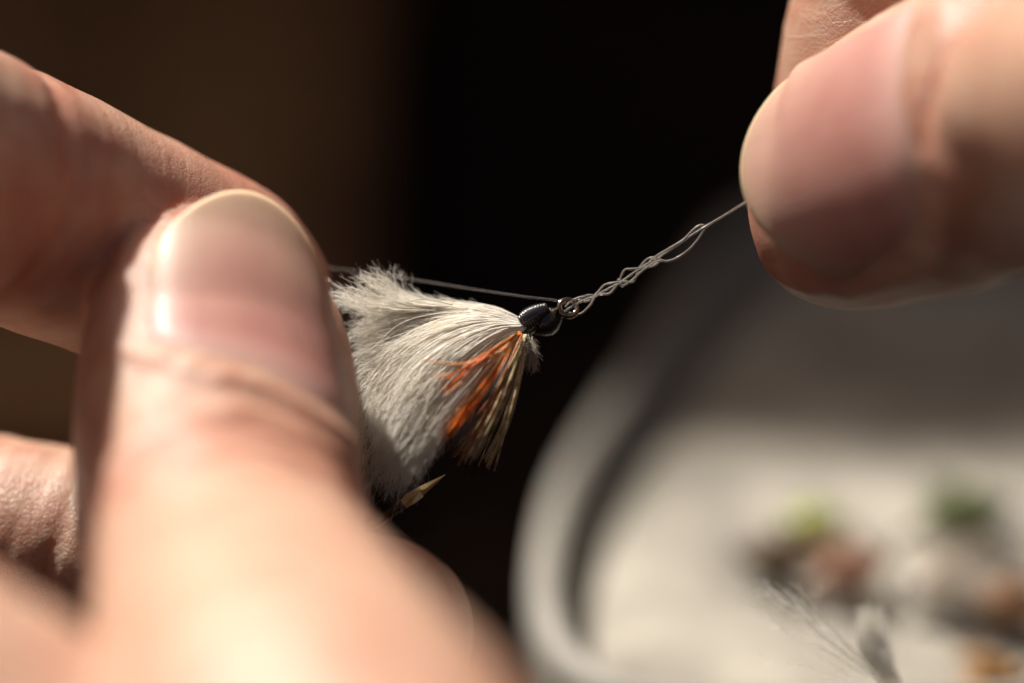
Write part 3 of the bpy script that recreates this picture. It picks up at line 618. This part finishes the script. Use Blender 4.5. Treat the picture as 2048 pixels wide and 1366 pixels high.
# a few long barbs that stand out from the rest
def wing_path(u, n=18):
    G = np.stack([catmull(np.array([P(*q) for q in g]), n) for g in wing]); k = int(u); f_ = u - k
    return G[k] * (1 - f_) + G[k + 1] * f_
for k, (u, ln, dz) in enumerate([(1.55, 0.9, 0.9), (1.95, 0.95, 1.1), (2.2, 1.0, 1.0), (2.5, 0.97, 1.3), (2.85, 1.0, 1.2), (3.2, 0.98, 1.1), (3.55, 1.0, 1.2), (3.9, 1.02, 1.1), (4.3, 1.0, 1.2), (4.6, 0.97, 1.2)]):
    p = wing_path(u); m = max(6, int(ln * 18)); p = p[:m]; t_ = np.linspace(0, 1, m)
    p[:, 2] += dz * np.sin(t_ * 2.2); p[:, 0] += 0.35 * np.sin(t_ * 5 + k) * t_; p[:, 1] += 0.3 * np.cos(t_ * 4 + 2 * k) * t_
    v, f = tube(p, np.linspace(0.05, 0.02, m), 5); mesh('feather_barb', W(v), f, WHITE_FEATHER, fly)
# tuft that curls up behind the thumb
tuft = [[(900, 612), (850, 606), (812, 594), (790, 566), (772, 540)], [(890, 612), (830, 606), (790, 585), (752, 556), (722, 545)], [(880, 616), (810, 612), (750, 596), (705, 578), (668, 570)], [(880, 622), (800, 622), (730, 618), (690, 606), (655, 602)]]
Tf = guide_strands(tuft, 100, 14, 0, 3, 1.6, 0.16, (0.7, 1.08), 0.35, clumps=14, clump_pull=0.6, zb=-1.2, seed=31, fray=0.4)
C2 = barbules(Tf, 9, 0.7, 0.4, 8)
v1, f1 = strands(Tf, 0.03, 0.01); v2, f2 = strands(C2, 0.011, 0.005)
# different point counts share one mesh
tf = bigmesh('feather_tuft', W(np.vstack([v1, v2])), np.vstack([f1, f2 + len(v1)]), WHITE_FEATHER, fly); tf['kind'] = 'stuff'
# coloured throat: each hair that can be told apart is its own piece
def hair_part(name, pix, r0, r1, mat, n=16, sides=5, flat=None):
    p = catmull(np.array([P(*q) for q in pix]), n); r = np.linspace(r0, r1, n); p[:, 2] += 2.6 * np.sin(np.linspace(0.25, 1, n) * 1.57)
    v, f = tube(p, r, sides); o = mesh(name, W(v), f, mat, fly)
    fattr(o, 'along', np.repeat(np.linspace(0, 1, n), sides)); return o
rr = random.Random(3)
for k in range(8):                                     # upper orange bunch
    e = rr.uniform(-1, 1); j = rr.uniform(-3, 3)
    hair_part('orange_fibre', [(1040 + j * 0.4, 664 + j * 0.3, 1.4), (1000 + e * 2, 692 + e * 5, 2.2), (945 + e * 3, 728 + e * 9, 2.6 + rr.uniform(-.3, .4)), (888 + rr.uniform(-8, 14), 768 + e * 18, 2.4)], 0.06, 0.035, ORANGE)
for k in range(12):                                     # long orange bunch
    e = rr.uniform(-1, 1); j = rr.uniform(-4, 4)
    hair_part('orange_fibre', [(1040 + j * 0.5, 666 + j * 0.2, 1.2), (1012 + e * 4, 712 + e * 3, 2.3), (965 + e * 9, 782 + e * 4, 2.8 + rr.uniform(-.3, .5)), (892 + e * 16 + rr.uniform(-8, 8), 872 + rr.uniform(-22, 14), 2.6)], 0.065, 0.03, ORANGE if rr.random() < .75 else RUST)
for k in range(5):                                      # barred cream fibres
    e = (k - 2) / 2
    hair_part('barred_fibre', [(1038, 668, 1.5), (985 + e * 12, 718 + 4 * e, 2.7), (940 + e * 26, 752 + 24 * e, 3.0), (890 + e * 44, 790 + 70 * e, 2.8)], 0.12, 0.05, BARRED, 40)
for k in range(9):                                      # dark hairs low in the throat
    e = rr.uniform(-1, 1)
    hair_part('dark_fibre', [(1030, 690, 1.6), (985 + e * 6, 770 + e * 3, 2.7), (945 + e * 9, 838 + e * 6, 3.0), (905 + e * 14, 896 + rr.uniform(-14, 18), 2.8)], 0.07, 0.03, BLACKHAIR)
for k in range(7):                                     # rust hairs
    e = rr.uniform(-1, 1)
    hair_part('rust_fibre', [(1042, 672, 0.8), (1008 + e * 6, 760 + e * 3, 2.0), (962 + e * 12, 842 + e * 6, 2.3), (912 + e * 18, 918 + rr.uniform(-20, 14), 2.2)], 0.08, 0.03, RUST)
for k in range(30):                                     # barred olive fibres, right edge of the throat
    e = rr.uniform(-1, 1); a = rr.uniform(-1, 1)
    hair_part('olive_fibre', [(1048 + a * 5, 670, 0.2 + a), (1030 + e * 14, 740 + e * 3, 0.9 + a), (996 + e * 26, 830 + e * 8, 1.0 + a * 1.2), (950 + e * 40 + rr.uniform(-8, 8), 925 + e * 8 + rr.uniform(-26, 12), 0.6 + a * 1.4)], 0.10, 0.035, BARRED_OLIVE if k % 2 else OLIVE, 34)
for k in range(12):
    e = rr.uniform(-1, 1)
    hair_part('maroon_fibre', [(1040, 690, -0.6), (1020 + e * 10, 780, -0.8), (985 + e * 20, 870 + e * 5, -1.0), (948 + e * 28, 945 + rr.uniform(-25, 22), -1.2)], 0.08, 0.03, MAROON)
hair_part('green_filament', [(1035, 664, 1.6), (990, 682, 2.8), (950, 696, 3.2), (915, 712, 3.3), (886, 728, 3.3)], 0.035, 0.02, GREEN)
hair_part('dark_filament', [(985, 660, 2.6), (950, 668, 3.2), (922, 685, 3.5), (902, 705, 3.6), (890, 726, 3.6)], 0.028, 0.014, BLACKHAIR)
hair_part('green_filament', [(905, 610, 0.5), (870, 602, 0.5), (840, 600, 0.4), (815, 606, 0.3)], 0.03, 0.014, GREEN)
under = [[(1046, 660), (1000, 700), (950, 742), (905, 790), (880, 840)], [(1048, 662), (1020, 730), (985, 800), (945, 860), (910, 910)], [(1050, 664), (1040, 740), (1015, 820), (985, 890), (950, 940)]]
U = guide_strands(under, 900, 12, 0, 2, 0.9, 0.10, (0.5, 0.95), 0.2, zb=0.4, seed=41)
v, f = strands(U, 0.03, 0.012); ud = bigmesh('throat_hackle', W(v), f, GREY_FEATHER, fly); ud['kind'] = 'stuff'
coll = [[(1046, 658), (1040, 680), (1030, 700), (1018, 716)], [(1052, 660), (1052, 690), (1050, 715), (1044, 738)], [(1058, 658), (1066, 685), (1070, 710), (1073, 738)]]
Cl = guide_strands(coll, 420, 10, 0, 2, 0.9, 0.10, (0.4, 1.05), 0.22, zb=1.4, seed=51, clumps=18, clump_pull=0.6)
C3 = barbules(Cl, 7, 0.5, 0.3, 12)
v1, f1 = strands(Cl, 0.028, 0.01); v2, f2 = strands(C3, 0.010, 0.005)
cl = bigmesh('hackle_collar', W(np.vstack([v1, v2])), np.vstack([f1, f2 + len(v1)]), GREY_FEATHER, fly); cl['kind'] = 'stuff'

# ================================================================== the line and its half-tied knot
def zp(x, y): return 960 + x / 3.413, 360 + y / 3.413       # second study crop -> photo pixels
LR = 0.08
line = empty('fishing_line', W(P(1160, 600, 0)))
tag(line, 'clear nylon line twisted into a half tied knot at the hook eye', 'fishing line')
def line_part(name, pix, n=70, r=LR, pixf=None):
    p = catmull(np.array([P(*((pixf(q[0], q[1]) + (q[2],)) if pixf else q)) for q in pix]), n); v, f = tube(p, r, 12)
    return mesh(name, W(v), f, LINE, line)
def Z(*pts): return [zp(a, b) + (c,) for a, b, c in pts]
# standing line from the right hand into the loop, and down through the core of the twists
line_part('standing_line', Z((2350, -175, -3.2), (2150, -55, -2.4), (1870, 115, -0.9), (1700, 222, -0.3), (1532, 322, 0.12), (1420, 392, 0.05), (1310, 468, -0.02), (1215, 530, -0.1), (1120, 585, 0.1), (1040, 640, -0.1), (955, 700, 0.05), (870, 745, -0.1), (790, 790, 0.1), (720, 815, -0.1), (650, 850, 0.25), (600, 880, 0.5), (575, 900, 0.2)), 160)
# two strands that twist round the core and each other
nodes = [(672, 822), (735, 806), (788, 788), (862, 748), (945, 700), (1020, 650), (1105, 592), (1170, 560), (1235, 535)]
c = catmull(np.array([P(*zp(*q), 0) for q in nodes]), 200); tt = np.linspace(0, 8, 200)
amp = np.interp(tt, [0, 1, 2, 3, 4, 5, 6, 7, 8], [0.12, 0.22, 0.16, 0.38, 0.17, 0.56, 0.28, 0.34, 0.2])
tg = norm(np.gradient(c, axis=0)); sd = norm(np.cross(tg, [0, 0, 1.0]))
for k, ph in enumerate((0.0, np.pi)):
    w = tt * np.pi / 2 + ph + 0.35 * np.sin(tt * 1.3 + k)
    p = c + sd * (amp * np.sin(w))[:, None] * (1.0 if k < 2 else 0.7) + np.array([0, 0, 1.0]) * ((amp * 0.75 + 0.05) * np.cos(w))[:, None]
    v, f = tube(p, LR, 12); mesh('twist', W(v), f, LINE, line)
line_part('loop', Z((1150, 566, 0.1), (1205, 518, 0.25), (1290, 468, 0.28), (1390, 405, 0.25), (1450, 345, 0.2), (1500, 308, 0.1), (1530, 315, -0.1), (1526, 345, -0.2), (1490, 402, -0.1), (1430, 470, 0.1), (1350, 528, 0.2), (1280, 553, 0.25), (1225, 548, 0.3), (1170, 575, 0.1), (1100, 625, -0.1), (1030, 690, 0.05), (965, 722, 0.25), (948, 690, 0.1)), 150)
line_part('knot_turn', Z((940, 676, 0.2), (955, 690, 0.42), (965, 715, 0.3), (972, 728, 0)), 20)
line_part('eye_loop', Z((800, 765, 0.25), (782, 795, 0.4), (762, 838, 0.35), (735, 872, 0.2), (700, 905, 0.1), (655, 920, -0.1), (610, 905, -0.5)), 50)
line_part('eye_loop', Z((735, 790, 0.2), (690, 798, 0.3), (645, 815, 0.35), (610, 838, 0.3), (580, 870, 0.0)), 40)
line_part('tag_line', [(1128, 604, -0.3), (1105, 600, -0.3), (1040, 592, -0.8), (950, 579, -1.8), (850, 563, -3.2), (750, 548, -5.0), (650, 535, -6.8), (560, 522, -8.0)], 60)

# ================================================================== flies stuck in the box
def small_fly(px, py, yaw, size, body, wingm, label, bodyc=None, up=2.2, fan=0.6, nw=160, wl=1.0, bw=1.0):
    c = on_plane(px, py, PAD_H + up); a = math.radians(yaw); d = np.array([math.cos(a), math.sin(a), 0.0]); n = np.array([-d[1], d[0], 0]); z = np.array([0, 0, 1.0])
    root = empty('fishing_fly', WM((c[0], c[1], PAD_H))); tag(root, label, 'fishing fly', 'flies stuck in the box')
    S = size; q = lambda x, y, h: c + d * x * S + n * y * S + z * h * S
    hp = catmull([q(0.5, 0, 0.1), q(0.2, 0, 0.05), q(-0.35, 0, 0), q(-0.62, 0, -0.12), q(-0.66, 0, -0.3), q(-0.5, 0, -0.42), q(-0.25, 0, -0.4)], 30)
    v, f = tube(hp, 0.03 * S, 6); mesh('hook', WM(v), f, BRONZE, root)
    v, f = lathe_wraps(q(-0.42, 0, 0.02), q(0.36, 0, 0.08), np.array([0.04, 0.14, 0.19, 0.2, 0.16, 0.08]) * S * bw, 9, 0.03 * S, 40, 16); mesh('body', WM(v), f, body, root)
    v, f = lathe_wraps(q(0.34, 0, 0.08), q(0.48, 0, 0.1), np.array([0.09, 0.1, 0.06]) * S, 4, 0.015 * S, 16, 12); mesh('thread_head', WM(v), f, THREAD, root)
    r = np.random.default_rng(int(px)); t = np.linspace(0, 1, 9)[None, :, None]
    e = q(0.3, 0, 0.12); dirs = norm(-d[None] * 1.0 + n[None] * r.normal(size=(nw, 1)) * fan + z[None] * (0.45 + 0.4 * r.random((nw, 1))))
    ln = S * wl * r.uniform(0.6, 1.15, (nw, 1, 1)); p = e + dirs[:, None] * ln * t - z * 0.28 * S * wl * t ** 2 + r.normal(size=(nw, 1, 3)) * 0.04 * S * t
    v, f = strands(p, 0.045, 0.015); o = bigmesh('wing_fibres', WM(v), f, wingm, root); o['kind'] = 'stuff'
    m = 60; an = r.uniform(0, 6.28, (m, 1)); hd = norm(n[None] * np.cos(an) + z[None] * np.sin(an) - d[None] * 0.4); p = e + hd[:, None] * S * 0.38 * r.uniform(0.7, 1.1, (m, 1, 1)) * t
    v, f = strands(p, 0.03, 0.012); o = bigmesh('hackle', WM(v), f, wingm, root); o['kind'] = 'stuff'
    return root
CHARTREUSE = pmat('chartreuse_dubbing', (0.36, 0.40, 0.09), 0.8); OLIVEB = pmat('olive_dubbing', (0.14, 0.16, 0.07), 0.85); PINKB = pmat('salmon_dubbing', (0.34, 0.20, 0.14), 0.85)
BROWNB = pmat('brown_dubbing', (0.10, 0.065, 0.035), 0.85); RUSTB = pmat('rust_dubbing', (0.26, 0.13, 0.06), 0.85); TANB = pmat('tan_dubbing', (0.55, 0.30, 0.11), 0.85); CREAMB = pmat('cream_dubbing', (0.62, 0.56, 0.48), 0.85)
small_fly(1625, 1058, 200, 6.6, CHARTREUSE, fibre_material('lime_hackle', (0.36, 0.38, 0.12), (0.28, 0.30, 0.09), 0.4), 'yellow green fly, the brightest blob in the box', bw=1.35, wl=0.6)
small_fly(1548, 1128, 160, 7.4, BROWNB, fibre_material('brown_hackle', (0.13, 0.09, 0.05), (0.08, 0.06, 0.03), 0.3), 'dark brown fly just below the yellow green one', bw=1.3, wl=0.7)
small_fly(1700, 1150, 30, 8.2, PINKB, fibre_material('salmon_hackle', (0.45, 0.25, 0.17), (0.35, 0.2, 0.12), 0.3), 'salmon brown fly right of the dark brown one', bw=1.2, wl=0.9)
small_fly(1925, 1040, 15, 9.5, OLIVEB, fibre_material('olive_hackle', (0.12, 0.15, 0.05), (0.08, 0.10, 0.03), 0.3), 'dark olive green fly at the right edge of the box', bw=1.35, wl=0.8)
small_fly(2015, 1215, 170, 7.6, RUSTB, fibre_material('rust_hackle', (0.28, 0.15, 0.08), (0.2, 0.1, 0.05), 0.3), 'rusty brown fly at the right edge, below the olive one', bw=1.3, wl=0.8)
small_fly(1985, 1362, 10, 6.5, TANB, fibre_material('tan_hackle', (0.55, 0.34, 0.15), (0.45, 0.26, 0.1), 0.3), 'orange tan fly in the bottom right corner', bw=0.9, wl=0.9)
small_fly(1880, 1180, 190, 8.0, CREAMB, fibre_material('cream_fibre', (0.66, 0.60, 0.52), (0.58, 0.50, 0.43), 0.45), 'cream fly lying between the salmon and rusty brown flies', bw=1.1, wl=1.2, fan=0.9)
# white winged fly nearest the camera, its barbs standing up out of the box
wf = empty('fishing_fly', W(P(1760, 1400, -7))); tag(wf, 'white winged fly with loose grey barbs standing near the bottom edge', 'fishing fly', 'flies stuck in the box')
hp = catmull([P(1850, 1395, -6), P(1780, 1405, -6.5), P(1690, 1430, -7.5), P(1660, 1475, -8.5), P(1700, 1500, -9), P(1740, 1480, -8.5)], 30)
v, f = tube(hp, 0.2, 8); mesh('hook', W(v), f, BRONZE, wf)
v, f = lathe_wraps(P(1830, 1394, -6), P(1700, 1424, -7.4), np.array([0.4, 0.9, 1.1, 0.9, 0.4]), 9, 0.1, 40, 18); mesh('body', W(v), f, CREAMB, wf)
g = [[(1800, 1392, -5), (1700, 1350, -5), (1580, 1310, -5.5), (1470, 1275, -6)], [(1800, 1390, -5), (1690, 1320, -4), (1590, 1240, -4.5), (1510, 1190, -5)], [(1790, 1390, -5), (1700, 1300, -3.5), (1630, 1220, -4), (1570, 1150, -4.6)], [(1790, 1390, -5.5), (1730, 1300, -4), (1690, 1230, -4.6), (1640, 1160, -5.5)]]
X1 = guide_strands(g, 18, 14, 0, 3, 0.8, 0.25, (0.7, 1.05), 0.6, clumps=9, clump_pull=0.7, seed=61); X2 = barbules(X1, 16, 1.0, 0.35, 14)
v1, f1 = strands(X1, 0.035, 0.015); v2, f2 = strands(X2, 0.012, 0.006)
o = bigmesh('wing_fibres', W(np.vstack([v1, v2])), np.vstack([f1, f2 + len(v1)]), WHITE_FEATHER, wf); o['kind'] = 'stuff'
g = [[(1800, 1392, -8), (1760, 1350, -8), (1725, 1290, -8.5), (1722, 1215, -9)], [(1810, 1392, -8), (1790, 1350, -8), (1770, 1290, -9), (1765, 1225, -10)]]
X3 = guide_strands(g, 500, 12, 0, 1, 1.2, 0.2, (0.6, 1.05), 0.3, clumps=10, clump_pull=0.6, seed=62)
v, f = strands(X3, 0.04, 0.015); o = bigmesh('white_plume', W(v), f, WHITE_FEATHER, wf); o['kind'] = 'stuff'
